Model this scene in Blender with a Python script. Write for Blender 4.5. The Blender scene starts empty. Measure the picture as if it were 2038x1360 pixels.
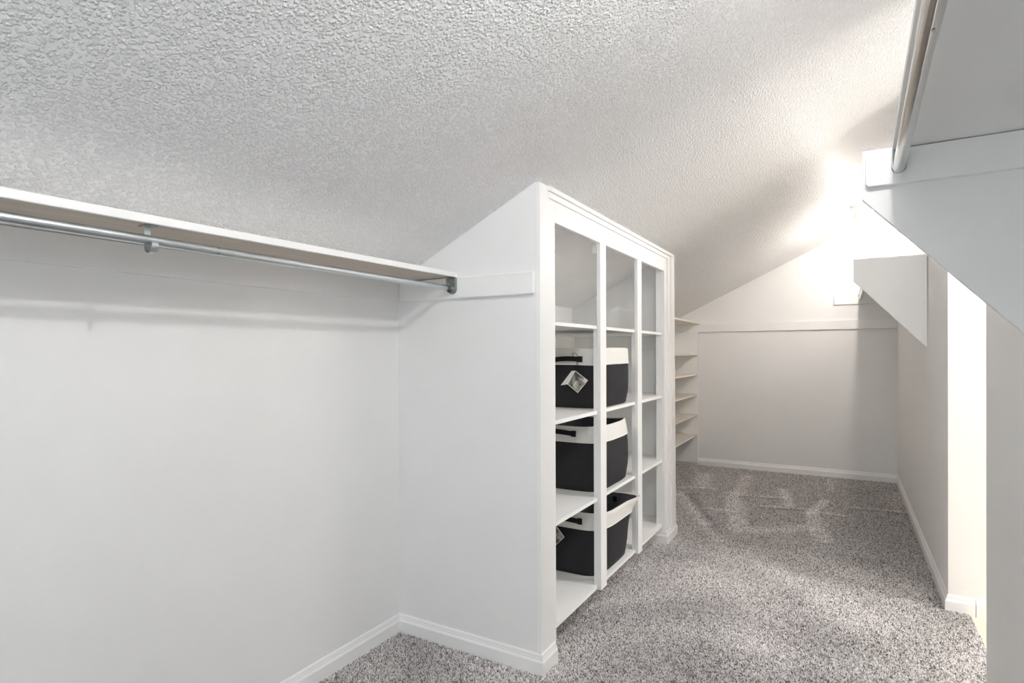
import bpy, bmesh, math, random
from mathutils import Vector, Matrix
random.seed(7)
S = bpy.context.scene
COL = S.collection

# ------------------------------------------------------------------ camera
def make_camera():
    f, yaw, pitch, roll = 1174.48, 0.5535, -0.0033, 0.0039
    cd = bpy.data.cameras.new('camera')
    cd.sensor_width = 36.0
    cd.lens = 36.0 * f / 2038.0
    cd.shift_x = (1019 - 957.65) / 2038.0
    cd.shift_y = (706.61 - 680) / 2038.0
    cd.clip_start = 0.02
    o = bpy.data.objects.new('camera', cd)
    COL.objects.link(o)
    c, s = math.cos(yaw), math.sin(yaw)
    R0 = Vector((c, s, 0)); F0 = Vector((-s, c, 0)); Z = Vector((0, 0, 1))
    F = F0 * math.cos(pitch) + Z * math.sin(pitch)
    U = -F0 * math.sin(pitch) + Z * math.cos(pitch)
    R = R0 * math.cos(roll) - U * math.sin(roll)
    U2 = R0 * math.sin(roll) + U * math.cos(roll)
    m = Matrix((R, U2, -F)).transposed().to_4x4()
    m.translation = Vector((0, 0, 1.3))
    o.matrix_world = m
    S.camera = o
make_camera()

# ------------------------------------------------------------------ world, exposure, lamp power
W = bpy.data.worlds.new('world'); S.world = W
W.use_nodes = True
W.node_tree.nodes['Background'].inputs[0].default_value = (0.85, 0.93, 1.0, 1)
W.node_tree.nodes['Background'].inputs[1].default_value = 0.68
S.view_settings.view_transform = 'Standard'
S.view_settings.look = 'None'
S.view_settings.gamma = 1.0
S.view_settings.use_curve_mapping = False
S.view_settings.exposure = 1.63
NEAR_LAMP = 240.0      # bulb radiance, closet ceiling lamp above the camera
FAR_LAMP = 260.0       # bulb radiance, closet ceiling lamp at the far end
HALL_LAMP = 50.0       # glass radiance, ceiling lamp in the room behind the doorway
S.cycles.max_bounces = 14
S.cycles.diffuse_bounces = 11
S.cycles.use_adaptive_sampling = True
S.cycles.adaptive_threshold = 0.025

# ------------------------------------------------------------------ measures (metres)
xL, xB, xF, xR = -1.771, -1.057, -1.039, 0.4315
y0, y1, y2, y3 = -1.3, 2.133, 4.29, 7.05
ya, yb = 3.715, 2.774          # doorway jambs
SL = 0.4934
def zc(x): return 1.9875 + SL * (x - xB)     # sloping ceiling

# ------------------------------------------------------------------ materials
def newmat(name):
    m = bpy.data.materials.new(name); m.use_nodes = True
    nt = m.node_tree
    return m, nt, nt.nodes['Principled BSDF']
def N(nt, t, **kw):
    n = nt.nodes.new(t)
    for k, v in kw.items(): setattr(n, k, v)
    return n
def noise(nt, scale, detail=2.0, rough=0.5, vec=None):
    n = N(nt, 'ShaderNodeTexNoise')
    n.inputs['Scale'].default_value = scale; n.inputs['Detail'].default_value = detail
    n.inputs['Roughness'].default_value = rough
    if vec is None:
        tc = N(nt, 'ShaderNodeTexCoord'); vec = tc.outputs['Object']
    nt.links.new(vec, n.inputs['Vector'])
    return n
def ramp(nt, fac, stops):
    r = N(nt, 'ShaderNodeValToRGB')
    e = r.color_ramp.elements
    while len(e) < len(stops): e.new(0.5)
    for i, (p, c) in enumerate(stops):
        e[i].position = p; e[i].color = (*c, 1)
    nt.links.new(fac, r.inputs['Fac'])
    return r
def bump(nt, b, height, strength, dist):
    n = N(nt, 'ShaderNodeBump')
    n.inputs['Strength'].default_value = strength; n.inputs['Distance'].default_value = dist
    nt.links.new(height, n.inputs['Height']); nt.links.new(n.outputs['Normal'], b.inputs['Normal'])
    return n
def paint(name, col, rough=0.6, var=0.02, bscale=140, bdist=0.0006, bstr=0.4):
    m, nt, b = newmat(name)
    n = noise(nt, 3.0, 3)
    lo = tuple(max(0, c * (1 - var)) for c in col); hi = tuple(min(1, c * (1 + var)) for c in col)
    r = ramp(nt, n.outputs['Fac'], [(0.35, lo), (0.65, hi)])
    nt.links.new(r.outputs['Color'], b.inputs['Base Color'])
    b.inputs['Roughness'].default_value = rough
    n2 = noise(nt, bscale, 2)
    bump(nt, b, n2.outputs['Fac'], bstr, bdist)
    return m
def ceiling_mat():
    m, nt, b = newmat('knockdown_ceiling')
    b.inputs['Base Color'].default_value = (0.94, 0.94, 0.94, 1)
    b.inputs['Roughness'].default_value = 0.45
    tc = N(nt, 'ShaderNodeTexCoord')
    warp = noise(nt, 90, 2, 0.5, tc.outputs['Object'])
    add = N(nt, 'ShaderNodeMixRGB', blend_type='LINEAR_LIGHT'); add.inputs['Fac'].default_value = 0.006
    nt.links.new(tc.outputs['Object'], add.inputs['Color1']); nt.links.new(warp.outputs['Color'], add.inputs['Color2'])
    v = N(nt, 'ShaderNodeTexVoronoi', feature='F1'); v.inputs['Scale'].default_value = 112
    nt.links.new(add.outputs['Color'], v.inputs['Vector'])
    r = ramp(nt, v.outputs['Distance'], [(0.05, (1, 1, 1)), (0.30, (0.75, 0.75, 0.75)), (0.62, (0, 0, 0))])
    patch = noise(nt, 30, 2, 0.5, tc.outputs['Object'])
    mx = N(nt, 'ShaderNodeMixRGB', blend_type='MULTIPLY'); mx.inputs['Fac'].default_value = 0.4
    nt.links.new(r.outputs['Color'], mx.inputs['Color1']); nt.links.new(patch.outputs['Fac'], mx.inputs['Color2'])
    bump(nt, b, mx.outputs['Color'], 1.0, 0.0052)
    return m
def carpet_base_mat():
    m, nt, b = newmat('carpet_backing')
    n = noise(nt, 220, 3)
    r = ramp(nt, n.outputs['Fac'], [(0.3, (0.10, 0.09, 0.085)), (0.7, (0.30, 0.28, 0.27))])
    nt.links.new(r.outputs['Color'], b.inputs['Base Color']); b.inputs['Roughness'].default_value = 0.95
    bump(nt, b, n.outputs['Fac'], 1.0, 0.01)
    return m
def carpet_tuft_mat():
    m, nt, b = newmat('carpet_yarn')
    a = N(nt, 'ShaderNodeAttribute', attribute_type='INSTANCER', attribute_name='tone')
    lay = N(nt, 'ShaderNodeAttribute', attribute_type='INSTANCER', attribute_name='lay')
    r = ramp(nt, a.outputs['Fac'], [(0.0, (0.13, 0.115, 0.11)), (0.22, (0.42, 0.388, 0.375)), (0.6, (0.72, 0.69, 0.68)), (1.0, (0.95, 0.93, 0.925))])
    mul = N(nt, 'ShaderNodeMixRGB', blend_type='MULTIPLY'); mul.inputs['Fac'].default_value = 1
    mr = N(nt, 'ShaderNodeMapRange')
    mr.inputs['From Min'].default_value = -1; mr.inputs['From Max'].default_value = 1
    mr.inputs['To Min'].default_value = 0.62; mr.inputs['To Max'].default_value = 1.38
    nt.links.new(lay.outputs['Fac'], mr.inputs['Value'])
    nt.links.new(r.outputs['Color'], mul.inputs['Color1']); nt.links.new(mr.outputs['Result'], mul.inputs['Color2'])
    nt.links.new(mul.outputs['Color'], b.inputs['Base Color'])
    b.inputs['Roughness'].default_value = 0.9
    return m
def metal(name, col, rough, streak=0.05):
    m, nt, b = newmat(name)
    b.inputs['Metallic'].default_value = 1.0
    n = noise(nt, 30, 3)
    r = ramp(nt, n.outputs['Fac'], [(0.3, tuple(c * (1 - streak) for c in col)), (0.7, col)])
    nt.links.new(r.outputs['Color'], b.inputs['Base Color'])
    mr = N(nt, 'ShaderNodeMapRange'); mr.inputs['To Min'].default_value = rough * 0.8; mr.inputs['To Max'].default_value = rough * 1.2
    nt.links.new(n.outputs['Fac'], mr.inputs['Value']); nt.links.new(mr.outputs['Result'], b.inputs['Roughness'])
    return m
def fabric(name, col, scale=420, var=0.35, rough=0.9):
    m, nt, b = newmat(name)
    tc = N(nt, 'ShaderNodeTexCoord')
    mp = N(nt, 'ShaderNodeMapping'); mp.inputs['Scale'].default_value = (1, 1, 0.35)
    nt.links.new(tc.outputs['Object'], mp.inputs['Vector'])
    n = noise(nt, scale, 2, 0.6, mp.outputs['Vector'])
    r = ramp(nt, n.outputs['Fac'], [(0.3, tuple(c * (1 - var) for c in col)), (0.7, tuple(min(1, c * (1 + var)) for c in col))])
    nt.links.new(r.outputs['Color'], b.inputs['Base Color']); b.inputs['Roughness'].default_value = rough
    bump(nt, b, n.outputs['Fac'], 0.5, 0.001)
    return m
def emitter(name, col, strength):
    m = bpy.data.materials.new(name); m.use_nodes = True
    nt = m.node_tree; nt.nodes.clear()
    e = N(nt, 'ShaderNodeEmission'); e.inputs['Color'].default_value = (*col, 1); e.inputs['Strength'].default_value = strength
    o = N(nt, 'ShaderNodeOutputMaterial'); nt.links.new(e.outputs[0], o.inputs['Surface'])
    return m
def wood_mat(name, a, c, scale=6, rough=0.6):
    m, nt, b = newmat(name)
    tc = N(nt, 'ShaderNodeTexCoord'); mp = N(nt, 'ShaderNodeMapping'); mp.inputs['Scale'].default_value = (8, 0.6, 8)
    nt.links.new(tc.outputs['Object'], mp.inputs['Vector'])
    n = noise(nt, scale, 5, 0.6, mp.outputs['Vector'])
    r = ramp(nt, n.outputs['Fac'], [(0.3, a), (0.7, c)])
    nt.links.new(r.outputs['Color'], b.inputs['Base Color']); b.inputs['Roughness'].default_value = rough
    return m
def photo_mat():
    # little grey interior picture printed on the swing tag
    m, nt, b = newmat('tag_print')
    n = noise(nt, 42, 2)
    r = ramp(nt, n.outputs['Fac'], [(0.36, (0.07, 0.065, 0.06)), (0.46, (0.25, 0.24, 0.21)), (0.58, (0.40, 0.38, 0.33)), (0.70, (0.80, 0.79, 0.77))])
    r.color_ramp.interpolation = 'EASE'
    nt.links.new(r.outputs['Color'], b.inputs['Base Color']); b.inputs['Roughness'].default_value = 0.35
    return m

M = dict(
    wall=paint('wall_paint', (0.86, 0.86, 0.858), 0.6, 0.01, 160, 0.0005),
    trim=paint('trim_gloss_paint', (0.90, 0.90, 0.895), 0.38, 0.01, 60, 0.0002, 0.2),
    shelf=paint('shelf_paint', (0.90, 0.90, 0.89), 0.45, 0.015, 90, 0.0003, 0.3),
    worn=paint('worn_shelf_paint', (0.74, 0.70, 0.64), 0.5, 0.08, 90, 0.0003, 0.3),
    raw=wood_mat('raw_board', (0.50, 0.43, 0.36), (0.62, 0.55, 0.47)),
    ceiling=ceiling_mat(), carpet=carpet_base_mat(), yarn=carpet_tuft_mat(),
    zinc=metal('galvanised_steel', (0.62, 0.66, 0.68), 0.32),
    plate=metal('tarnished_steel', (0.42, 0.45, 0.44), 0.4, 0.3),
    chrome=metal('chrome', (0.66, 0.64, 0.61), 0.16, 0.08),
    dark=paint('dark_gap', (0.03, 0.03, 0.03), 0.9),
    charcoal=fabric('charcoal_weave', (0.018, 0.018, 0.021)),
    canvas=fabric('white_canvas', (0.78, 0.77, 0.74), 500, 0.05),
    lining=fabric('grey_lining', (0.13, 0.13, 0.14), 300, 0.25),
    black=fabric('black_webbing', (0.006, 0.006, 0.007), 300, 0.3),
    card=paint('white_card', (0.85, 0.85, 0.83), 0.4), tag=photo_mat(),
    tile=paint('beige_floor', (0.72, 0.62, 0.47), 0.45, 0.06),
    oak=wood_mat('pale_oak_strip', (0.70, 0.60, 0.45), (0.80, 0.71, 0.56)),
    bulb_near=emitter('bulb_glow_neutral', (1.0, 0.985, 0.965), NEAR_LAMP),
    bulb_far=emitter('bulb_glow_warm', (1.0, 0.91, 0.83), FAR_LAMP),
    bulb_hall=emitter('globe_glow_white', (1.0, 0.99, 0.98), HALL_LAMP),
)

# ------------------------------------------------------------------ helpers
def link(name, me, parent=None):
    o = bpy.data.objects.new(name, me); COL.objects.link(o)
    if parent is not None: o.parent = parent
    return o
def obj(name, bm, mat, parent=None, smooth=False, sharp=None):
    bmesh.ops.recalc_face_normals(bm, faces=bm.faces)
    me = bpy.data.meshes.new(name); bm.to_mesh(me); bm.free()
    me.materials.append(mat)
    if smooth:
        for p in me.polygons: p.use_smooth = True
        if sharp: me.set_sharp_from_angle(angle=math.radians(sharp))
    return link(name, me, parent)
def thing(name, label, cat, loc=(0, 0, 0), group=None):
    o = bpy.data.objects.new(name, None); COL.objects.link(o)
    o.empty_display_size = 0.05
    o.location = loc; o['label'] = label; o['category'] = cat
    if group: o['group'] = group
    return o
def tag(o, label, cat, group=None):
    o['label'] = label; o['category'] = cat
    if group: o['group'] = group
    return o
def struct(o, label):
    o['kind'] = 'structure'; o['label'] = label
    return o
def add_box(bm, x0, x1, yy0, yy1, z0, z1, bev=0.0):
    vs = [bm.verts.new((x, y, z)) for z in (z0, z1) for y in (yy0, yy1) for x in (x0, x1)]
    fs = [(0, 2, 3, 1), (4, 5, 7, 6), (0, 1, 5, 4), (2, 6, 7, 3), (0, 4, 6, 2), (1, 3, 7, 5)]
    faces = [bm.faces.new([vs[i] for i in f]) for f in fs]
    if bev:
        es = {e for f in faces for e in f.edges}
        bmesh.ops.bevel(bm, geom=list(es), offset=bev, segments=2, profile=0.5, affect='EDGES')
def box(name, mat, x0, x1, yy0, yy1, z0, z1, bev=0.0015, parent=None):
    bm = bmesh.new(); add_box(bm, x0, x1, yy0, yy1, z0, z1, bev)
    o = obj(name, bm, mat, parent)
    if parent is not None: o.location = -Vector(parent.location)
    return o
def prism(name, mat, poly, axis, a, b, parent=None, bev=0.0):
    """poly: list of 2d points; axis 'x': points are (y,z), 'y': (x,z), 'z': (x,y)"""
    bm = bmesh.new()
    def P(p, t):
        return {'x': (t, p[0], p[1]), 'y': (p[0], t, p[1]), 'z': (p[0], p[1], t)}[axis]
    A = [bm.verts.new(P(p, a)) for p in poly]; B = [bm.verts.new(P(p, b)) for p in poly]
    bm.faces.new(A); bm.faces.new(list(reversed(B)))
    n = len(poly)
    for i in range(n): bm.faces.new([A[i], B[i], B[(i + 1) % n], A[(i + 1) % n]])
    if bev: bmesh.ops.bevel(bm, geom=list(bm.edges), offset=bev, segments=2, profile=0.5, affect='EDGES')
    o = obj(name, bm, mat, parent)
    if parent is not None: o.location = -Vector(parent.location)
    return o
def add_tube(bm, pts, r, seg=12, closed_ends=True):
    pts = [Vector(p) for p in pts]
    rings = []
    for i, p in enumerate(pts):
        t = (pts[min(i + 1, len(pts) - 1)] - pts[max(i - 1, 0)]).normalized()
        ref = Vector((0, 0, 1)) if abs(t.z) < 0.9 else Vector((1, 0, 0))
        u = t.cross(ref).normalized(); v = t.cross(u).normalized()
        rr = r[i] if isinstance(r, (list, tuple)) else r
        rings.append([bm.verts.new(p + (u * math.cos(a) + v * math.sin(a)) * rr) for a in [2 * math.pi * k / seg for k in range(seg)]])
    for A, B in zip(rings, rings[1:]):
        for k in range(seg): bm.faces.new([A[k], A[(k + 1) % seg], B[(k + 1) % seg], B[k]])
    if closed_ends:
        bm.faces.new(rings[0]); bm.faces.new(list(reversed(rings[-1])))
def tube(name, mat, pts, r, seg=16, parent=None, ends=True):
    bm = bmesh.new(); add_tube(bm, pts, r, seg, ends)
    o = obj(name, bm, mat, parent, smooth=True, sharp=40)
    if parent is not None: o.location = -Vector(parent.location)
    return o
def add_lathe(bm, prof, origin, axis, seg=28):
    """prof: (radius, distance along axis)"""
    axis = Vector(axis).normalized(); o = Vector(origin)
    ref = Vector((0, 1, 0)) if abs(axis.y) < 0.9 else Vector((1, 0, 0))
    u = axis.cross(ref).normalized(); v = axis.cross(u).normalized()
    rings = []
    for r, d in prof:
        c = o + axis * d
        if r < 1e-6: rings.append([bm.verts.new(c)])
        else: rings.append([bm.verts.new(c + (u * math.cos(2 * math.pi * k / seg) + v * math.sin(2 * math.pi * k / seg)) * r) for k in range(seg)])
    for A, B in zip(rings, rings[1:]):
        for k in range(seg):
            k2 = (k + 1) % seg
            if len(A) == 1: bm.faces.new([A[0], B[k2], B[k]])
            elif len(B) == 1: bm.faces.new([A[k], A[k2], B[0]])
            else: bm.faces.new([A[k], A[k2], B[k2], B[k]])
def lathe(name, mat, prof, origin, axis, parent=None, seg=28):
    bm = bmesh.new(); add_lathe(bm, prof, origin, axis, seg)
    o = obj(name, bm, mat, parent, smooth=True, sharp=35)
    if parent is not None: o.location = -Vector(parent.location)
    return o
BASE_PROF = [(0.0, 0.0), (0.014, 0.0), (0.014, 0.060), (0.0125, 0.063), (0.0085, 0.070), (0.0085, 0.0745), (0.0065, 0.0765), (0.0065, 0.082), (0.004, 0.0895), (0.0, 0.0905)]
def sweep_base(name, path, side, label, prof=BASE_PROF):
    """baseboard profile swept along an xy path; side=+1 offsets to the left of travel"""
    pts = [Vector((p[0], p[1])) for p in path]
    offs = []
    for i in range(len(pts)):
        ns = []
        if i > 0:
            d = (pts[i] - pts[i - 1]).normalized(); ns.append(Vector((-d.y, d.x)) * side)
        if i < len(pts) - 1:
            d = (pts[i + 1] - pts[i]).normalized(); ns.append(Vector((-d.y, d.x)) * side)
        if len(ns) == 2:
            n = (ns[0] + ns[1]); n = n / n.dot(ns[0])
        else: n = ns[0]
        offs.append(n)
    bm = bmesh.new(); rings = []
    for p, n in zip(pts, offs):
        rings.append([bm.verts.new((p.x + n.x * o, p.y + n.y * o, z)) for o, z in prof])
    k = len(prof)
    for A, B in zip(rings, rings[1:]):
        for i in range(k): bm.faces.new([A[i], A[(i + 1) % k], B[(i + 1) % k], B[i]])
    bm.faces.new(rings[0]); bm.faces.new(list(reversed(rings[-1])))
    return struct(obj(name, bm, M['trim']), label)

# ------------------------------------------------------------------ setting: floor, walls, ceiling
T = 0.10
struct(box('floor', M['carpet'], xL - T, 0.512, y0 - T, y3 + T, -0.08, 0.0, 0), 'subfloor under the grey carpet of the closet')
struct(box('floor_hall', M['tile'], 0.512, 2.5, 1.4, ya + 0.12, -0.09, -0.012, 0), 'beige floor beyond the open doorway')
struct(box('trim_1', M['oak'], 0.516, 0.556, yb + 0.002, ya - 0.016, -0.012, 0.004, 0.002), 'pale wood threshold strip at the carpet edge in the doorway')
struct(prism('ceiling', M['ceiling'], [(xL - T, zc(xL - T)), (1.05, zc(1.05)), (1.05, zc(1.05) + T), (xL - T, zc(xL - T) + T)], 'y', y0 - T, y3 + T), 'sloping white ceiling with bumpy knockdown texture')
struct(prism('wall_left', M['wall'], [(xL - T, 0), (xL, 0), (xL, zc(xL)), (xL - T, zc(xL - T))], 'y', y0 - T, y3 + T), 'low off-white knee wall under the eaves')
gable = lambda a, b: [(a, 0), (b, 0), (b, zc(b)), (a, zc(a))]
struct(prism('wall_back', M['wall'], gable(xL, xR + 0.12), 'y', y3, y3 + T), 'far gable wall of the closet')
WX0, WX1, WZ0, WZ1 = -1.35, 0.20, 0.12, 1.70  # opening of an unseen window, added to let in soft bluish fill
struct(prism('wall_front', M['wall'], [(xL, 0), (WX0, 0), (WX0, zc(WX0)), (xL, zc(xL))], 'y', y0 - T, y0), 'wall beside the added fill window behind the viewpoint')
struct(prism('wall_front', M['wall'], gable(WX1, xR + 0.12), 'y', y0 - T, y0), 'wall beside the added fill window behind the viewpoint')
struct(box('wall_front', M['wall'], WX0, WX1, y0 - T, y0, 0, WZ0, 0), 'wall under the added fill window behind the viewpoint')
struct(prism('wall_front', M['wall'], [(WX0, WZ1), (WX1, WZ1), (WX1, zc(WX1)), (WX0, zc(WX0))], 'y', y0 - T, y0), 'wall over the added fill window behind the viewpoint')
wn = struct(box('fill_window', M['trim'], WX0 - 0.06, WX1 + 0.06, y0, y0 + 0.015, WZ0 - 0.06, WZ0, 0.002), 'white framed window added behind the viewpoint for soft daylight fill')
for nm, b_ in (('fill_window_frame', (WX0 - 0.06, WX1 + 0.06, y0, y0 + 0.015, WZ1, WZ1 + 0.06)), ('fill_window_frame', (WX0 - 0.06, WX0, y0, y0 + 0.015, WZ0, WZ1)), ('fill_window_frame', (WX1, WX1 + 0.06, y0, y0 + 0.015, WZ0, WZ1)),
               ('fill_window_sash', ((WX0 + WX1) / 2 - 0.02, (WX0 + WX1) / 2 + 0.02, y0 - 0.07, y0 - 0.04, WZ0, WZ1))):
    box(nm, M['trim'], *b_, 0.001, wn)
pl = bpy.data.lights.new('fill_window_portal', 'AREA'); pl.shape = 'RECTANGLE'; pl.size = WX1 - WX0; pl.size_y = WZ1 - WZ0; pl.cycles.is_portal = True
po = bpy.data.objects.new('fill_window_portal', pl); COL.objects.link(po); po.location = ((WX0 + WX1) / 2, y0 - 0.09, (WZ0 + WZ1) / 2); po.rotation_euler = (math.radians(90), 0, math.radians(180))
struct(prism('wall_right_near', M['wall'], gable(xR, xR + 0.12), 'y', y0, yb), 'grey wall piece on the near side of the doorway')
struct(prism('wall_right_far', M['wall'], gable(xR, xR + 0.12), 'y', ya, y3), 'wall piece on the far side of the doorway')
struct(prism('wall_right_header', M['wall'], [(xR, 2.66), (xR + 0.12, 2.66), (xR + 0.12, zc(xR + 0.12)), (xR, zc(xR))], 'y', yb, ya), 'strip of wall above the doorway')
struct(prism('wall_nook_near', M['wall'], gable(xL, xB), 'y', y1, y1 + 0.09), 'off-white side wall of the bookcase enclosure facing the near nook')
struct(prism('wall_nook_far', M['wall'], gable(xL, xB), 'y', 4.205, y2), 'side wall of the bookcase enclosure at the far end')
struct(box('wall_hall_back', M['wall'], xR + 0.12, 2.55, ya, ya + 0.12, -0.02, 2.85, 0), 'bright wall beyond the doorway')
struct(box('wall_hall_right', M['wall'], 2.45, 2.55, 1.3, ya, -0.02, 2.85, 0), 'wall of the bright room opposite the doorway')
struct(box('wall_hall_front', M['wall'], xR + 0.12, 2.5, 1.3, 1.4, -0.02, 2.85, 0), 'near wall of the bright room')
struct(box('ceiling_hall', M['wall'], xR + 0.12, 2.5, 1.3, ya + 0.1, 2.62, 2.72, 0), 'ceiling of the bright room beyond the doorway')

sweep_base('baseboard_left', [(xL, y0), (xL, y1)], -1, 'white baseboard along the low knee wall')
sweep_base('baseboard_nook', [(xL, y1), (xF, y1), (xF, 2.262)], -1, 'white baseboard wrapping round the bookcase wall end')
sweep_base('baseboard_bookcase_end', [(xB - 0.19, 4.03), (xF + 0.006, 4.03), (xF + 0.006, y2), (xL, y2)], -1, 'short white baseboard block at the foot of the far bookcase post')
sweep_base('baseboard_knee_far', [(xL, y2), (xL, y3)], -1, 'white baseboard along the far knee wall')
sweep_base('baseboard_back', [(xL, y3), (xR, y3)], -1, 'white baseboard along the far gable wall')
sweep_base('baseboard_right', [(xR, y3), (xR, ya), (0.535, ya)], -1, 'white baseboard along the far right wall turning into the doorway')
sweep_base('baseboard_hall', [(0.538, ya), (2.45, ya)], -1, 'white baseboard on the bright wall beyond the doorway', [(o, z if z > 0.01 else -0.012) for o, z in BASE_PROF])
sweep_base('baseboard_right_near', [(xR, yb), (xR, y0)], -1, 'white baseboard on the near grey wall piece')

# ------------------------------------------------------------------ built-in bookcase
bc = thing('built_in_bookcase', 'white built-in bookcase with three open bays set in the wall end under the sloping ceiling', 'bookcase', (xF, 3.15, 0))
zt = zc(xB) - 0.004
prism('side_stile', M['trim'], [(y1 - 0.0015, 0), (2.275, 0), (2.275, zt), (y1 - 0.0015, zt)], 'x', xB, xF, bc, 0.0015)
prism('side_stile', M['trim'], [(4.03, 0.0), (y2 + 0.002, 0), (4.252, zt), (4.03, zt)], 'x', xB, xF, bc, 0.0015)
box('jamb', M['trim'], -1.096, xB, 4.03, 4.06, 0.092, zc(-1.096) - 0.004, 0.001, bc)
box('header', M['trim'], xB, xF, 2.275, 4.03, 1.846, zt, 0.0012, bc)
box('casing_strip', M['trim'], xF, xF + 0.006, 2.213, 4.10, 1.936, 1.962, 0.0015, bc)
box('casing_strip', M['trim'], xF, xF + 0.013, 2.200, 4.252, 1.962, zt, 0.003, bc)
prism('casing_strip', M['trim'], [(4.092, 0.09), (4.17, 0.09), (4.165, 1.962), (4.092, 1.962)], 'x', xF, xF + 0.006, bc, 0.0015)
prism('casing_strip', M['trim'], [(4.17, 0.09), (4.286, 0.09), (4.251, 1.962), (4.165, 1.962)], 'x', xF, xF + 0.013, bc, 0.003)
for a, b in ((2.812, 2.895), (3.430, 3.512)):
    box('mullion', M['trim'], xF - 0.019, xF, a, b, 0.112, 1.846, 0.0012, bc)
    box('mullion_backing', M['trim'], xF - 0.039, xF - 0.0192, a + 0.004, b - 0.004, 0.118, 1.417, 0.001, bc)
    box('top_block', M['trim'], xF - (0.045 if a < 3 else 0.026), xF - 0.0192, a + 0.01, b - 0.02, 1.798, 1.85, 0.001, bc)
xs = xF - 0.0195
for ztop, th, mat in ((1.433, 0.016, 'shelf'), (1.009, 0.018, 'shelf'), (0.574, 0.018, 'shelf'), (0.135, 0.018, 'shelf')):
    bm = bmesh.new()
    add_box(bm, xL + 0.001, xs - (0.0195 if 1 else 0), 2.224, 4.204, ztop - th, ztop, 0.001)
    add_box(bm, xs - 0.0195, xs, 2.224, 2.8145, ztop - th, ztop, 0)
    add_box(bm, xs - 0.0195, xs, 2.8925, 3.4325, ztop - th, ztop, 0)
    add_box(bm, xs - 0.0195, xs, 3.5095, 4.03, ztop - th, ztop, 0)
    o = obj('shelf', bm, M[mat], bc); o.location = -Vector(bc.location)
    zb = ztop - th
    box('cleat', M['shelf'], xL, xL + 0.018, 2.224, 4.204, zb - 0.095, zb - 0.0005, 0.001, bc)
    box('cleat', M['shelf'], xL + 0.018, -1.10, 4.187, 4.2045, zb - 0.095, zb - 0.0005, 0.001, bc)

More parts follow.
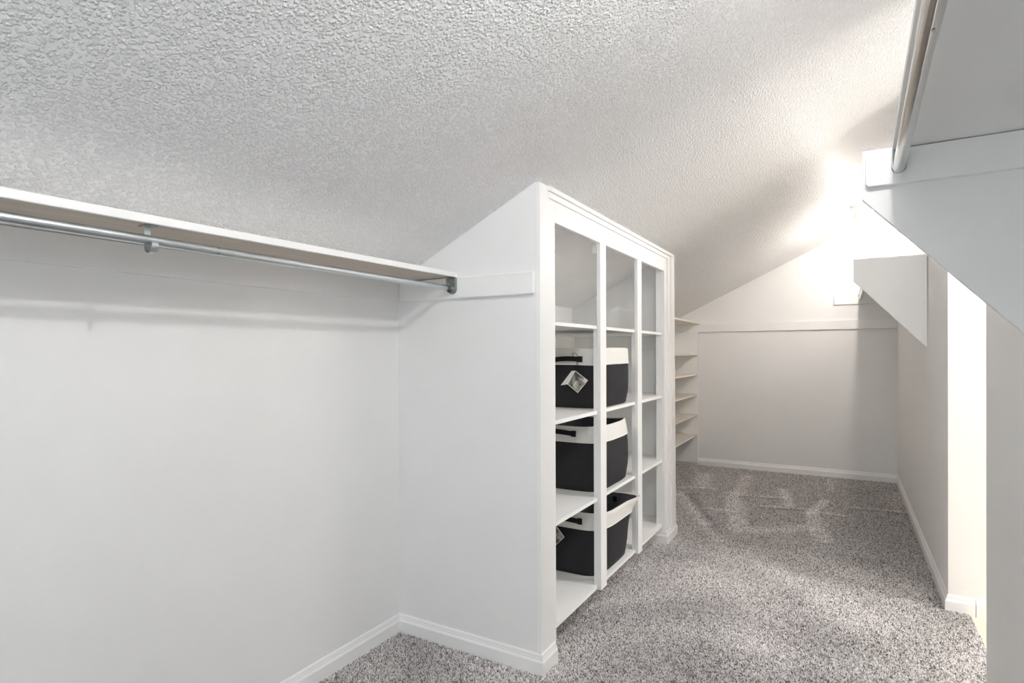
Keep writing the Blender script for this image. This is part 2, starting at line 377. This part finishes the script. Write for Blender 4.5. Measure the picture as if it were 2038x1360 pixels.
# ------------------------------------------------------------------ storage bins
def rr(cx, cy, hx, hy, n, seg=64):
    out = []
    for k in range(seg):
        a = 2 * math.pi * (k + 0.5) / seg
        ca, sa = math.cos(a), math.sin(a)
        x = hx * math.copysign(abs(ca) ** (2 / n), ca); y = hy * math.copysign(abs(sa) ** (2 / n), sa)
        out.append((cx + x, cy + y, a))
    return out
def strip(bm, rings):
    rs = [[bm.verts.new(p) for p in r] for r in rings]
    n = len(rs[0])
    for A, B in zip(rs, rs[1:]):
        for k in range(n): bm.faces.new([A[k], A[(k + 1) % n], B[(k + 1) % n], B[k]])
    return rs
def make_bin(label, cx, cy, zb, h, band, hx, hy, bulge, flare, dip, hz, hx0, hlen, hsag, nn=5.5):
    t = thing('storage_bin', label, 'storage bin', (cx, cy, zb), 'charcoal and white storage bins in the bookcase')
    def ring(f, off=0.0):
        """f 0..1 up the side; off inward(-)/outward(+)"""
        b = bulge * math.sin(math.pi * min(1, f * 1.05)) ** 0.8 if f > 0 else 0
        base = 0.965 + 0.035 * min(1, f * 4)
        pts = []
        for x, y, a in rr(0, 0, hx * base + b * 0.6 + off, hy * base + b + off, nn):
            fx = max(0, x / hx); fy = max(0, y / hy)
            w = f ** 4
            x2 = x + flare[0] * w * (fx ** 2) * (0.25 + 0.75 * fy ** 2)
            y2_ = y + flare[1] * w * (fy ** 2) * fx
            # soft bow of the long sides
            x2 += math.copysign(1, x) * 0.010 * math.sin(math.pi * f) * math.cos(math.pi * 0.5 * y / hy) * (abs(x) / hx) ** 4
            z = h * f - dip * (f ** 3) * (math.cos(2 * a) * -0.0 + (1 - (abs(y) / (hy * 1.05)) ** 2 if abs(x) / hx > abs(y) / hy else 1 - (abs(x) / (hx * 1.05)) ** 2))
            z += 0.003 * f * math.sin(3 * a + cx * 9)
            pts.append((x2, y2_, z))
        return pts
    fb = 1 - band / h
    n = 9
    bm = bmesh.new()
    rs = strip(bm, [ring(0.0, -0.006)] + [ring(0.02 + (fb + 0.02 - 0.02) * i / n) for i in range(n + 1)])
    bm.faces.new(list(reversed(rs[0])))
    obj('body', bm, M['charcoal'], t, smooth=True, sharp=60)
    bm = bmesh.new()
    strip(bm, [ring(fb, 0.001)] + [ring(fb, 0.0035)] + [ring(fb + (0.985 - fb) * i / 4, 0.0035) for i in range(1, 5)] + [ring(1.0, 0.001), ring(1.0, -0.003), ring(0.985, -0.006)])
    obj('rim_band', bm, M['canvas'], t, smooth=True, sharp=60)
    bm = bmesh.new()
    strip(bm, [ring(fb, 0.0036), ring(fb + 0.004, 0.0050), ring(fb + 0.012, 0.0050), ring(fb + 0.016, 0.0036)])
    obj('hem', bm, M['canvas'], t, smooth=True)
    bm = bmesh.new()
    rs = strip(bm, [ring(0.985, -0.006), ring(0.6, -0.006), ring(0.25, -0.006), ring(0.03, -0.008)])
    bm.faces.new(rs[-1])
    obj('lining', bm, M['lining'], t, smooth=True, sharp=60)
    # webbing handles on both short ends
    for sgn in (-1, 1):
        bm = bmesh.new(); secs = []
        m_ = 14
        fz = (hz - zb) / h
        yface = (hy + 0.6 * bulge) + 0.0045
        for i in range(m_ + 1):
            u = -1 + 2 * i / m_
            arch = 0.0 if abs(u) > 0.78 else 0.013 * math.cos(u / 0.78 * math.pi / 2) ** 0.5
            lift = 0.006 * (1 - u * u) + hsag * u
            x = (hx0 - cx) + u * hlen
            z = (hz - zb) + lift
            wd = 0.0125
            secs.append([(x, sgn * (yface + arch), z - wd), (x, sgn * (yface + arch), z + wd), (x, sgn * (yface + arch + 0.004), z + wd), (x, sgn * (yface + arch + 0.004), z - wd)])
        rs = [[bm.verts.new(p) for p in s] for s in secs]
        for A, B in zip(rs, rs[1:]):
            for k in range(4): bm.faces.new([A[k], A[(k + 1) % 4], B[(k + 1) % 4], B[k]])
        bm.faces.new(rs[0]); bm.faces.new(list(reversed(rs[-1])))
        hnd = obj('handle', bm, M['black'], t, smooth=True, sharp=40)
        for u in (-0.89, 0.89):
            bm = bmesh.new()
            x = (hx0 - cx) + u * hlen; z = (hz - zb) + 0.006 * (1 - u * u) + hsag * u
            add_box(bm, x - 0.012, x + 0.012, sgn * (yface - 0.001) - 0.0055, sgn * (yface - 0.001) + 0.0055, z - 0.0155, z + 0.0155, 0.002)
            obj('handle_anchor', bm, M['black'], hnd)
    return t
BX, BY = -1.262, 3.152
make_bin('charcoal storage bin with white rim and picture tag, topmost of three in the bookcase', BX, BY, 1.0095, 0.312, 0.088, 0.188, 0.272, 0.008, (0.004, 0.0), -0.002, 1.262, -1.247, 0.084, 0.002)
make_bin('charcoal storage bin with drooping white rim and no tag, on the middle bookcase shelf', BX, BY - 0.004, 0.5745, 0.352, 0.092, 0.188, 0.268, 0.008, (-0.015, -0.02), 0.016, 0.878, -1.285, 0.084, -0.004)
make_bin('charcoal storage bin bulging out past the bookcase front, on the bottom shelf', BX, BY - 0.004, 0.1355, 0.338, 0.092, 0.188, 0.270, 0.006, (0.125, 0.036), 0.006, 0.425, -1.252, 0.084, -0.004, 4.6)

# swing tags hung from the handles by a black cord
def hang_tag(label, top, right, bottom, left, cordpts, spine=None):
    top, right, bottom, left = map(Vector, (top, right, bottom, left))
    t = thing('hang_tag', label, 'tag', tuple(top))
    nrm = (right - top).cross(left - top).normalized()
    if nrm.y > 0: nrm = -nrm
    def slab(pts, n, th):
        bm = bmesh.new()
        A = [bm.verts.new(p) for p in pts]; B = [bm.verts.new(p - n * th) for p in pts]
        bm.faces.new(A); bm.faces.new(list(reversed(B)))
        for i in range(4): bm.faces.new([A[i], B[i], B[(i + 1) % 4], A[(i + 1) % 4]])
        return bm
    o = obj('card', slab([top, right, bottom, left], nrm, 0.0012), M['card'], t); o.location = -top
    c = (top + right + bottom + left) / 4
    ins = [c + (p - c) * 0.93 + nrm * 0.0004 for p in (top, right, bottom, left)]
    o2 = obj('printed_picture', slab(ins, nrm, 0.0003), M['tag'], o)
    if spine is not None:
        sp = Vector(spine)
        q = [top, left, left + sp, top + sp * 0.6]
        n2 = (q[1] - q[0]).cross(q[2] - q[0]).normalized()
        o3 = obj('card_flap', slab(q, n2, 0.0012), M['card'], t); o3.location = -top
    tube('cord', M['black'], cordpts, 0.0012, 6, t)
    return t
yt = 2.847
hang_tag('small square picture tag hanging by a cord from the top bin handle', (-1.188, yt, 1.207), (-1.121, yt + 0.006, 1.157), (-1.177, yt + 0.004, 1.091), (-1.233, yt, 1.135),
         [(-1.188, yt, 1.204), (-1.192, yt + 0.002, 1.222), (-1.176, yt - 0.003, 1.245), (-1.176, yt + 0.0, 1.285), (-1.186, yt + 0.006, 1.294), (-1.206, yt + 0.012, 1.298), (-1.214, yt + 0.022, 1.292), (-1.206, yt + 0.024, 1.272), (-1.176, yt + 0.016, 1.236), (-1.182, yt + 0.004, 1.216), (-1.188, yt, 1.206)], (-0.024, -0.030, -0.004))
hang_tag('small pale tag hanging from the bottom bin, half behind the bookcase stile', (-1.302, yt, 0.392), (-1.252, yt, 0.335), (-1.306, yt, 0.280), (-1.352, yt, 0.338),
         [(-1.302, yt, 0.390), (-1.300, yt + 0.002, 0.41), (-1.296, yt - 0.004, 0.43), (-1.298, yt + 0.010, 0.445), (-1.306, yt + 0.014, 0.42), (-1.302, yt, 0.392)])

# ------------------------------------------------------------------ left hanging run
def tz(y): return 1.6365 + (y - 0.5) * 0.0078
def slanted_board(name, mat, x0, x1, ys, ye, th0, th1, parent, bev=0.0015):
    poly = [(ys, tz(ys) - th1), (ye, tz(ye) - th1), (ye, tz(ye) - th0), (ys, tz(ys) - th0)]
    return prism(name, mat, poly, 'x', x0, x1, parent, bev)
ls = thing('closet_shelf', 'long white-edged shelf board over the galvanised rod on the low knee wall', 'shelf', (xL + 0.16, 0.4, 1.63))
brd = slanted_board('board', M['shelf'], xL + 0.001, -1.4475, y0 + 0.002, y1 - 0.001, 0.0, 0.019, ls)
brd.data.materials.append(M['raw'])      # painted on top, bare underneath
for p_ in brd.data.polygons:
    if p_.normal.z < -0.7: p_.material_index = 1
slanted_board('front_edge', M['trim'], -1.4475, -1.4380, y0 + 0.002, y1 - 0.001, -0.001, 0.0205, ls, 0.002)
def cleat(name, poly, axis, a, b, label, bev=0.0015):
    return tag(prism(name, M['trim'], poly, axis, a, b, None, bev), label, 'shelf cleat')
ytop = lambda y: tz(y) - 0.0195
cleat('shelf_cleat', [(y0 + 0.001, 1.533), (y1 - 0.001, 1.537), (y1 - 0.001, ytop(y1)), (y0 + 0.001, ytop(y0))], 'x', xL, xL + 0.018, 'white cleat along the low knee wall under the long shelf')
bm = bmesh.new()
add_box(bm, xL + 0.0185, -1.062, y1 - 0.018, y1, 1.5365, 1.628, 0.004)
o = tag(obj('shelf_cleat', bm, M['trim']), 'white cleat on the bookcase side wall holding the end of the long shelf', 'shelf cleat')
RX, RZ = -1.462, 1.581
rod = thing('closet_rod', 'galvanised telescoping hanging rod under the long shelf of the knee wall', 'closet rod', (RX, 0.4, RZ))
tube('outer_tube', M['zinc'], [(RX, y0 + 0.02, RZ + 0.001), (RX, 0.4, RZ), (RX, 1.268, RZ)], 0.0125, 24, rod)
tube('inner_tube', M['zinc'], [(RX, 1.262, RZ), (RX, y1 - 0.020, RZ)], 0.0112, 24, rod)
for dz in (0.006, -0.007):
    lathe('screw', M['plate'], [(0, 0.0), (0.003, 0.0), (0.0022, 0.0018), (0, 0.002)], (RX + math.sqrt(0.0125 ** 2 - dz * dz) - 0.0008, 0.993, RZ + dz), (1, 0, dz / 0.0125), rod, 10)
def flange(label, x, z, yface, sgn, w, zlo, zhi, r, mat):
    """U socket plate; yface: face it is screwed to; sgn direction it sticks out"""
    t = thing('rod_flange', label, 'rod bracket', (x, yface, z))
    poly = []
    for k in range(13):
        a = math.pi + math.pi * k / 12
        poly.append((x + w * math.cos(a), zlo + w + w * math.sin(a)))
    poly += [(x + w, zhi - 0.004), (x + w - 0.004, zhi), (x - w + 0.004, zhi), (x - w, zhi - 0.004)]
    ya_, yb_ = sorted((yface, yface + sgn * 0.0025))
    prism('plate', mat, poly, 'y', ya_, yb_, t)
    # raised U lip that carries the rod end
    bm = bmesh.new(); secs = []
    path = [(x - w + 0.001, zhi - 0.004)] + [(x + (w - 0.001) * math.cos(math.pi + math.pi * k / 14), z + (w - 0.001) * math.sin(math.pi + math.pi * k / 14)) for k in range(15)] + [(x + w - 0.001, zhi - 0.004)]
    for (px, pz) in path:
        dx, dz = px - x, min(0, pz - z)
        n = Vector((dx, 0, dz if pz < z else 0)).normalized()
        secs.append([(px, yface + sgn * 0.002, pz), (px, yface + sgn * 0.016, pz), (px - n.x * 0.002, yface + sgn * 0.016, pz - n.z * 0.002), (px - n.x * 0.002, yface + sgn * 0.002, pz - n.z * 0.002)])
    rs = [[bm.verts.new(p) for p in s] for s in secs]
    for A, B in zip(rs, rs[1:]):
        for k in range(4): bm.faces.new([A[k], A[(k + 1) % 4], B[(k + 1) % 4], B[k]])
    bm.faces.new(rs[0]); bm.faces.new(list(reversed(rs[-1])))
    o = obj('lip', bm, mat, t, smooth=True, sharp=40); o.location = -Vector(t.location)
    for zz in (zhi - 0.012,):
        lathe('screw', M['zinc'], [(0, 0.0), (0.0045, 0.0), (0.0035, 0.002), (0, 0.0024)], (x - 0.006, yface + sgn * 0.002, zz), (0, sgn, 0), t, 12)
        lathe('screw', M['zinc'], [(0, 0.0), (0.0045, 0.0), (0.0035, 0.002), (0, 0.0024)], (x + 0.008, yface + sgn * 0.002, zz - 0.008), (0, sgn, 0), t, 12)
    return t
flange('galvanised U-shaped rod socket on the cleat of the bookcase side wall', -1.452, RZ, y1 - 0.018, -1, 0.0235, 1.5545, 1.6265, 0.0125, M['plate'])
# mid-span support hook
hk = thing('rod_hook', 'small galvanised strap hook under the long shelf curling below the rod', 'rod bracket', (RX, 0.81, 1.62))
zs_ = tz(0.81) - 0.0198
box('plate', M['plate'], RX - 0.035, RX + 0.012, 0.801, 0.826, zs_ - 0.0025, zs_, 0.0005, hk)
bm = bmesh.new()
path = [(RX - 0.016, zs_ - 0.002), (RX - 0.016, RZ + 0.004)]
for k in range(0, 17):
    a = math.pi - 0.1 + (math.pi * 1.28) * k / 16
    path.append((RX + 0.002 + 0.0175 * math.cos(a), RZ - 0.0145 + 0.0165 * math.sin(a)))
secs = []
for i, (px, pz) in enumerate(path):
    a = Vector(path[min(i + 1, len(path) - 1)]) - Vector(path[max(i - 1, 0)]); a.normalize()
    n = Vector((-a.y, a.x)) * 0.001
    secs.append([(px + n.x, 0.806, pz + n.y), (px - n.x, 0.806, pz - n.y), (px - n.x, 0.822, pz - n.y), (px + n.x, 0.822, pz + n.y)])
rs = [[bm.verts.new(p) for p in s] for s in secs]
for A, B in zip(rs, rs[1:]):
    for k in range(4): bm.faces.new([A[k], A[(k + 1) % 4], B[(k + 1) % 4], B[k]])
bm.faces.new(rs[0]); bm.faces.new(list(reversed(rs[-1])))
o = obj('hook_strap', bm, M['zinc'], hk, smooth=True, sharp=40); o.location = -Vector(hk.location)

# ------------------------------------------------------------------ right hanging runs (near and far)
def support_panel(label, ypan, ztop, edge):
    xw = xR - 0.006 if edge else xR
    poly = [(0.043, ztop), (0.043, 1.756), (xw, 1.320), (xw, ztop - 0.006)]
    return tag(prism('support_panel', M['trim'], poly, 'y', ypan, ypan + 0.018, None, 0.0015), label, 'shelf panel')
support_panel('large white shelf support panel with slanting lower edge beside the chrome rod', 2.116, 1.9015, False)
support_panel('smaller white shelf support panel with slanting lower edge beyond the doorway', 4.527, 1.8965, True)
# near run
def skx(y): return 0.116 - (2.115 - y) * 0.0145
tag(prism('closet_shelf', M['shelf'], [(skx(-1.28), -1.28), (xR, -1.28), (xR, 2.115), (skx(2.115), 2.115)], 'z', 1.8915, 1.9105, None, 0.0015), 'white overhead shelf seen from below beside the chrome rod', 'shelf')
bm = bmesh.new()
poly = [(0.052, 1.797)]
tag(prism('shelf_cleat', M['trim'], [(0.058, 1.7885), (xR, 1.7885), (xR, 1.8885), (0.058, 1.8885), (0.0505, 1.881), (0.0505, 1.796)], 'y', 2.094, 2.116, None, 0.002), 'white cleat on the large support panel under the overhead shelf', 'shelf cleat')
bm.free()
RR = 0.0152
cr = thing('closet_rod', 'thick chrome hanging rod running under the overhead shelf', 'closet rod', (0.12, 1.1, 1.83))
rodx = lambda y: 0.1315 - (2.09 - y) * 0.0165
tube('outer_tube', M['chrome'], [(rodx(-1.28), -1.28, 1.832), (rodx(1.25), 1.25, 1.832)], 0.0165, 32, cr)
tube('inner_tube', M['chrome'], [(rodx(1.24), 1.24, 1.832), (rodx(2.0915), 2.0915, 1.832)], RR, 32, cr)
lathe('screw', M['plate'], [(0, 0.0), (0.003, 0.0), (0.0022, 0.0018), (0, 0.002)], (rodx(1.19) + 0.004, 1.19, 1.832 - 0.0165), (0.2, 0, -1), cr, 10)
flange('chrome U-shaped rod socket on the cleat of the large support panel', 0.1315, 1.838, 2.094, -1, 0.0185, 1.8165, 1.8875, RR, M['plate'])
# far run
tag(box('closet_shelf', M['shelf'], 0.116, xR, 4.546, y3, 1.881, 1.900, 0.0015), 'overhead shelf behind the smaller support panel at the far end', 'shelf')
tag(prism('shelf_cleat', M['trim'], [(-0.101, 1.778), (xR, 1.778), (xR, 1.8805), (-0.101, 1.8805)], 'y', y3 - 0.018, y3, None, 0.002), 'short white cleat high on the far gable wall holding the chrome rod', 'shelf cleat')
fr = thing('closet_rod', 'chrome rod end showing below the smaller support panel', 'closet rod', (0.125, 5.8, 1.83))
tube('outer_tube', M['chrome'], [(0.128, 4.546, 1.832), (0.128, 6.1, 1.832)], 0.0165, 24, fr)
tube('inner_tube', M['chrome'], [(0.128, 6.09, 1.832), (0.124, y3 - 0.021, 1.832)], RR, 24, fr)
flange('chrome U-shaped rod socket on the short cleat of the far gable wall', 0.124, 1.838, y3 - 0.018, -1, 0.0185, 1.8165, 1.877, RR, M['plate'])

# ------------------------------------------------------------------ far end: long cleat and corner shelves
tag(prism('shelf_cleat', M['trim'], [(xL, 1.527), (xR, 1.527), (xR, 1.6185), (xL, 1.6185)], 'y', y3 - 0.018, y3, None, 0.0015), 'long white cleat across the far gable wall', 'shelf cleat')
tag(box('corner_shelf', M['worn'], xL + 0.001, -1.418, 4.9, y3 - 0.001, 1.6195, 1.641, 0.0015), 'cream shelf board resting on the long cleat above the shoe shelves', 'shelf')
ss = thing('shoe_shelf', 'low rack of five worn cream shoe shelves in the far corner behind the bookcase', 'shoe rack', (-1.6, 6.4, 0))
box('end_panel', M['trim'], xL + 0.001, -1.432, y3 - 0.0335, y3 - 0.0145, 0.035, 1.5255, 0.001, ss)
box('end_panel', M['trim'], xL + 0.001, -1.432, 5.10, 5.118, 0.002, 1.5255, 0.001, ss)
for z in (0.366, 0.594, 0.823, 1.052, 1.281):
    box('shelf', M['worn'], xL + 0.001, -1.440, 5.118, y3 - 0.0335, z - 0.016, z, 0.001, ss)

# ------------------------------------------------------------------ lamps
def ceiling_lamp(label, bx, by, mat, drop=0.0):
    t = thing('ceiling_lamp', label, 'lamp', (bx, by, zc(bx)))
    n = Vector((SL, 0, -1)).normalized()
    o = Vector((bx, by, zc(bx)))
    lathe('canopy', M['trim'], [(0, 0), (0.062, 0.0), (0.062, 0.004), (0.052, 0.014), (0.024, 0.020), (0.0, 0.020)], o, n, t)
    d = drop
    if drop:
        lathe('dish', M['trim'], [(0, 0.020), (0.022, 0.020), (0.050, 0.040), (0.074, 0.076), (0.086, 0.111), (0.084, 0.1115), (0.072, 0.078), (0.048, 0.043), (0.0205, 0.024)], o, n, t)
    lathe('socket', M['card'], [(0, 0.019), (0.019, 0.019), (0.020, 0.046 + d), (0.015, 0.050 + d), (0, 0.050 + d)], o, n, t, 20)
    lathe('bulb', mat, [(0, 0.050 + d), (0.014, 0.051 + d), (0.016, 0.058 + d), (0.028, 0.076 + d), (0.033, 0.095 + d), (0.029, 0.113 + d), (0.016, 0.125 + d), (0, 0.128 + d)], o, n, t, 24)
ceiling_lamp('bare bulb ceiling lamp above the near hanging run', 0.065, 0.80, M['bulb_near'])
ceiling_lamp('glowing bare bulb lamp on the sloping ceiling at the far end', 0.085, 5.92, M['bulb_far'], 0.03)
vl = thing('ceiling_lamp', 'frosted glass bowl ceiling lamp in the bright room beyond the doorway', 'lamp', (2.0, 3.35, 2.62))
lathe('canopy', M['trim'], [(0, 0), (0.195, 0), (0.195, 0.02), (0.185, 0.03), (0, 0.03)], (2.0, 3.35, 2.62), (0, 0, -1), vl, 32)
lathe('glass_bowl', M['bulb_hall'], [(0.18, 0.031), (0.178, 0.042), (0.15, 0.056), (0.11, 0.064), (0.06, 0.069), (0, 0.070)], (2.0, 3.35, 2.62), (0, 0, -1), vl, 32)

# ------------------------------------------------------------------ carpet pile
SEGS = [((-1.366, 5.808), (-1.055, 5.893), .03, 1), ((-1.261, 6.545), (-1.19, 5.913), .10, .8), ((-0.89, 6.683), (-0.826, 5.806), .07, .7), ((-0.88, 5.774), (-0.668, 4.625), .085, .8),
        ((-0.829, 5.744), (-0.5, 5.821), .035, 1), ((-0.508, 6.185), (-0.405, 5.549), .05, 1), ((-0.631, 5.414), (-0.291, 5.515), .03, 1), ((-0.144, 6.892), (-0.122, 6.351), .025, .8),
        ((-0.144, 5.92), (-0.246, 5.395), .05, 1), ((-0.246, 5.395), (-0.13, 4.654), .07, .8), ((-0.191, 5.476), (0.026, 5.419), .03, 1), ((0.047, 5.767), (0.403, 5.808), .03, .9),
        ((0.396, 6.596), (0.338, 5.941), .05, .5), ((-1.312, 5.579), (-0.901, 4.647), .06, .9), ((-0.901, 4.647), (-0.742, 4.286), .06, .6), ((-1.003, 5.115), (-0.836, 5.14), .04, .8), ((-0.552, 4.656), (-0.261, 4.929), .10, .6),
        ((-1.20, 5.55), (-0.78, 4.45), .05, -.7), ((-0.83, 5.70), (-0.5, 5.76), .04, -.5), ((-0.62, 5.36), (-0.29, 5.45), .04, -.5), ((0.05, 5.71), (0.40, 5.75), .04, -.4)]
def lay_shade_at(x, y):
    v = 0.0
    for (a, b, w, s) in SEGS:
        ax, ay = a; bx, by = b
        dx, dy = bx - ax, by - ay
        t = max(0, min(1, ((x - ax) * dx + (y - ay) * dy) / (dx * dx + dy * dy)))
        d = math.hypot(x - ax - t * dx, (y - ay - t * dy))
        if d < w: v += s * (1 - (d / w) ** 3)
    if y > 3.9: v -= 0.35 * min(1, (y - 3.9) / 0.8)  # shade put into the pile colour beyond the reach of the doorway light
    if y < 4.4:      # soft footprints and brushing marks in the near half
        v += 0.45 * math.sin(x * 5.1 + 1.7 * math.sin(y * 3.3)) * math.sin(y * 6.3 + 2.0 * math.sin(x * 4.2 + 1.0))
    return max(-1, min(1, v))
def carpet_pile():
    bm = bmesh.new()
    x0, x1, ys, ye = xL + 0.012, 0.512, -0.6, y3 - 0.014
    nx, ny = 76, 250
    grid = [[bm.verts.new((x0 + (x1 - x0) * i / nx, ys + (ye - ys) * j / ny, 0.0005)) for i in range(nx + 1)] for j in range(ny + 1)]
    for j in range(ny):
        for i in range(nx):
            cx = (grid[j][i].co.x + grid[j][i + 1].co.x) / 2; cy = (grid[j][i].co.y + grid[j + 1][i].co.y) / 2
            inside = True
            if cx > xR - 0.014 and not (yb < cy < ya - 0.014): inside = False
            if cx < xF + 0.012 and y1 - 0.014 < cy < 2.262: inside = False
            if cx < xF + 0.012 and 4.03 < cy < y2 + 0.014: inside = False
            if inside: bm.faces.new([grid[j][i], grid[j][i + 1], grid[j + 1][i + 1], grid[j + 1][i]])
    bmesh.ops.delete(bm, geom=[v for v in bm.verts if not v.link_faces], context='VERTS')
    me = bpy.data.meshes.new('carpet_pile'); bm.to_mesh(me); bm.free()
    la = me.attributes.new('lay', 'FLOAT', 'POINT'); de = me.attributes.new('dens', 'FLOAT', 'POINT')
    for i, v in enumerate(me.vertices):
        la.data[i].value = lay_shade_at(v.co.x, v.co.y)
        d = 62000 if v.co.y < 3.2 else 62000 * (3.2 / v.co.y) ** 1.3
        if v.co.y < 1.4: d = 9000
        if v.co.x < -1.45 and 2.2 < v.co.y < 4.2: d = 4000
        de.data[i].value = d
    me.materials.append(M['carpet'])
    o = link('carpet_pile', me)
    o['kind'] = 'stuff'; o['label'] = 'grey flecked cut-pile carpet with vacuum marks and shade toned into its far end'
    # one twisted yarn tuft
    bm = bmesh.new(); add_tube(bm, [(0, 0, -0.001), (0.0003, 0, 0.005), (0.0012, 0.0003, 0.0095), (0.0016, 0.0006, 0.0112)], [0.0013, 0.0021, 0.0018, 0.0007], 5)
    tm = bpy.data.meshes.new('yarn_tuft'); bm.to_mesh(tm); bm.free(); tm.materials.append(M['yarn'])
    tuft = bpy.data.objects.new('yarn_tuft', tm)
    ng = bpy.data.node_groups.new('carpet_tufts', 'GeometryNodeTree')
    ng.interface.new_socket('Geometry', in_out='INPUT', socket_type='NodeSocketGeometry')
    ng.interface.new_socket('Geometry', in_out='OUTPUT', socket_type='NodeSocketGeometry')
    L = ng.links.new
    def G(t, **kw):
        n = ng.nodes.new(t)
        for k, v in kw.items(): setattr(n, k, v)
        return n
    gi, go = G('NodeGroupInput'), G('NodeGroupOutput')
    dn = G('GeometryNodeInputNamedAttribute', data_type='FLOAT'); dn.inputs['Name'].default_value = 'dens'
    ln = G('GeometryNodeInputNamedAttribute', data_type='FLOAT'); ln.inputs['Name'].default_value = 'lay'
    dist = G('GeometryNodeDistributePointsOnFaces'); L(gi.outputs[0], dist.inputs['Mesh']); L(dn.outputs['Attribute'], dist.inputs['Density'])
    dist.inputs['Seed'].default_value = 3
    st = G('GeometryNodeStoreNamedAttribute', data_type='FLOAT', domain='POINT'); st.inputs['Name'].default_value = 'tone'
    rv = G('FunctionNodeRandomValue', data_type='FLOAT'); rv.inputs['Seed'].default_value = 11
    L(dist.outputs['Points'], st.inputs['Geometry']); L(rv.outputs[1], st.inputs['Value'])
    oi = G('GeometryNodeObjectInfo'); oi.inputs['Object'].default_value = tuft
    inst = G('GeometryNodeInstanceOnPoints'); L(st.outputs['Geometry'], inst.inputs['Points']); L(oi.outputs['Geometry'], inst.inputs['Instance'])
    rr_ = G('FunctionNodeRandomValue', data_type='FLOAT_VECTOR')
    rr_.inputs[0].default_value = (-0.55, -0.55, 0); rr_.inputs[1].default_value = (0.55, 0.55, 6.283); rr_.inputs['Seed'].default_value = 5
    tilt = G('ShaderNodeCombineXYZ'); mm = G('ShaderNodeMath', operation='MULTIPLY'); mm.inputs[1].default_value = 0.5
    L(ln.outputs['Attribute'], mm.inputs[0]); L(mm.outputs[0], tilt.inputs[0])
    add = G('ShaderNodeVectorMath', operation='ADD'); L(rr_.outputs[0], add.inputs[0]); L(tilt.outputs[0], add.inputs[1])
    L(add.outputs[0], inst.inputs['Rotation'])
    rs = G('FunctionNodeRandomValue', data_type='FLOAT'); rs.inputs[2].default_value = 0.75; rs.inputs[3].default_value = 1.35; rs.inputs['Seed'].default_value = 9
    L(rs.outputs[1], inst.inputs['Scale'])
    join = G('GeometryNodeJoinGeometry'); L(gi.outputs[0], join.inputs[0]); L(inst.outputs[0], join.inputs[0])
    L(join.outputs[0], go.inputs[0])
    md = o.modifiers.new('tufts', 'NODES'); md.node_group = ng
carpet_pile()
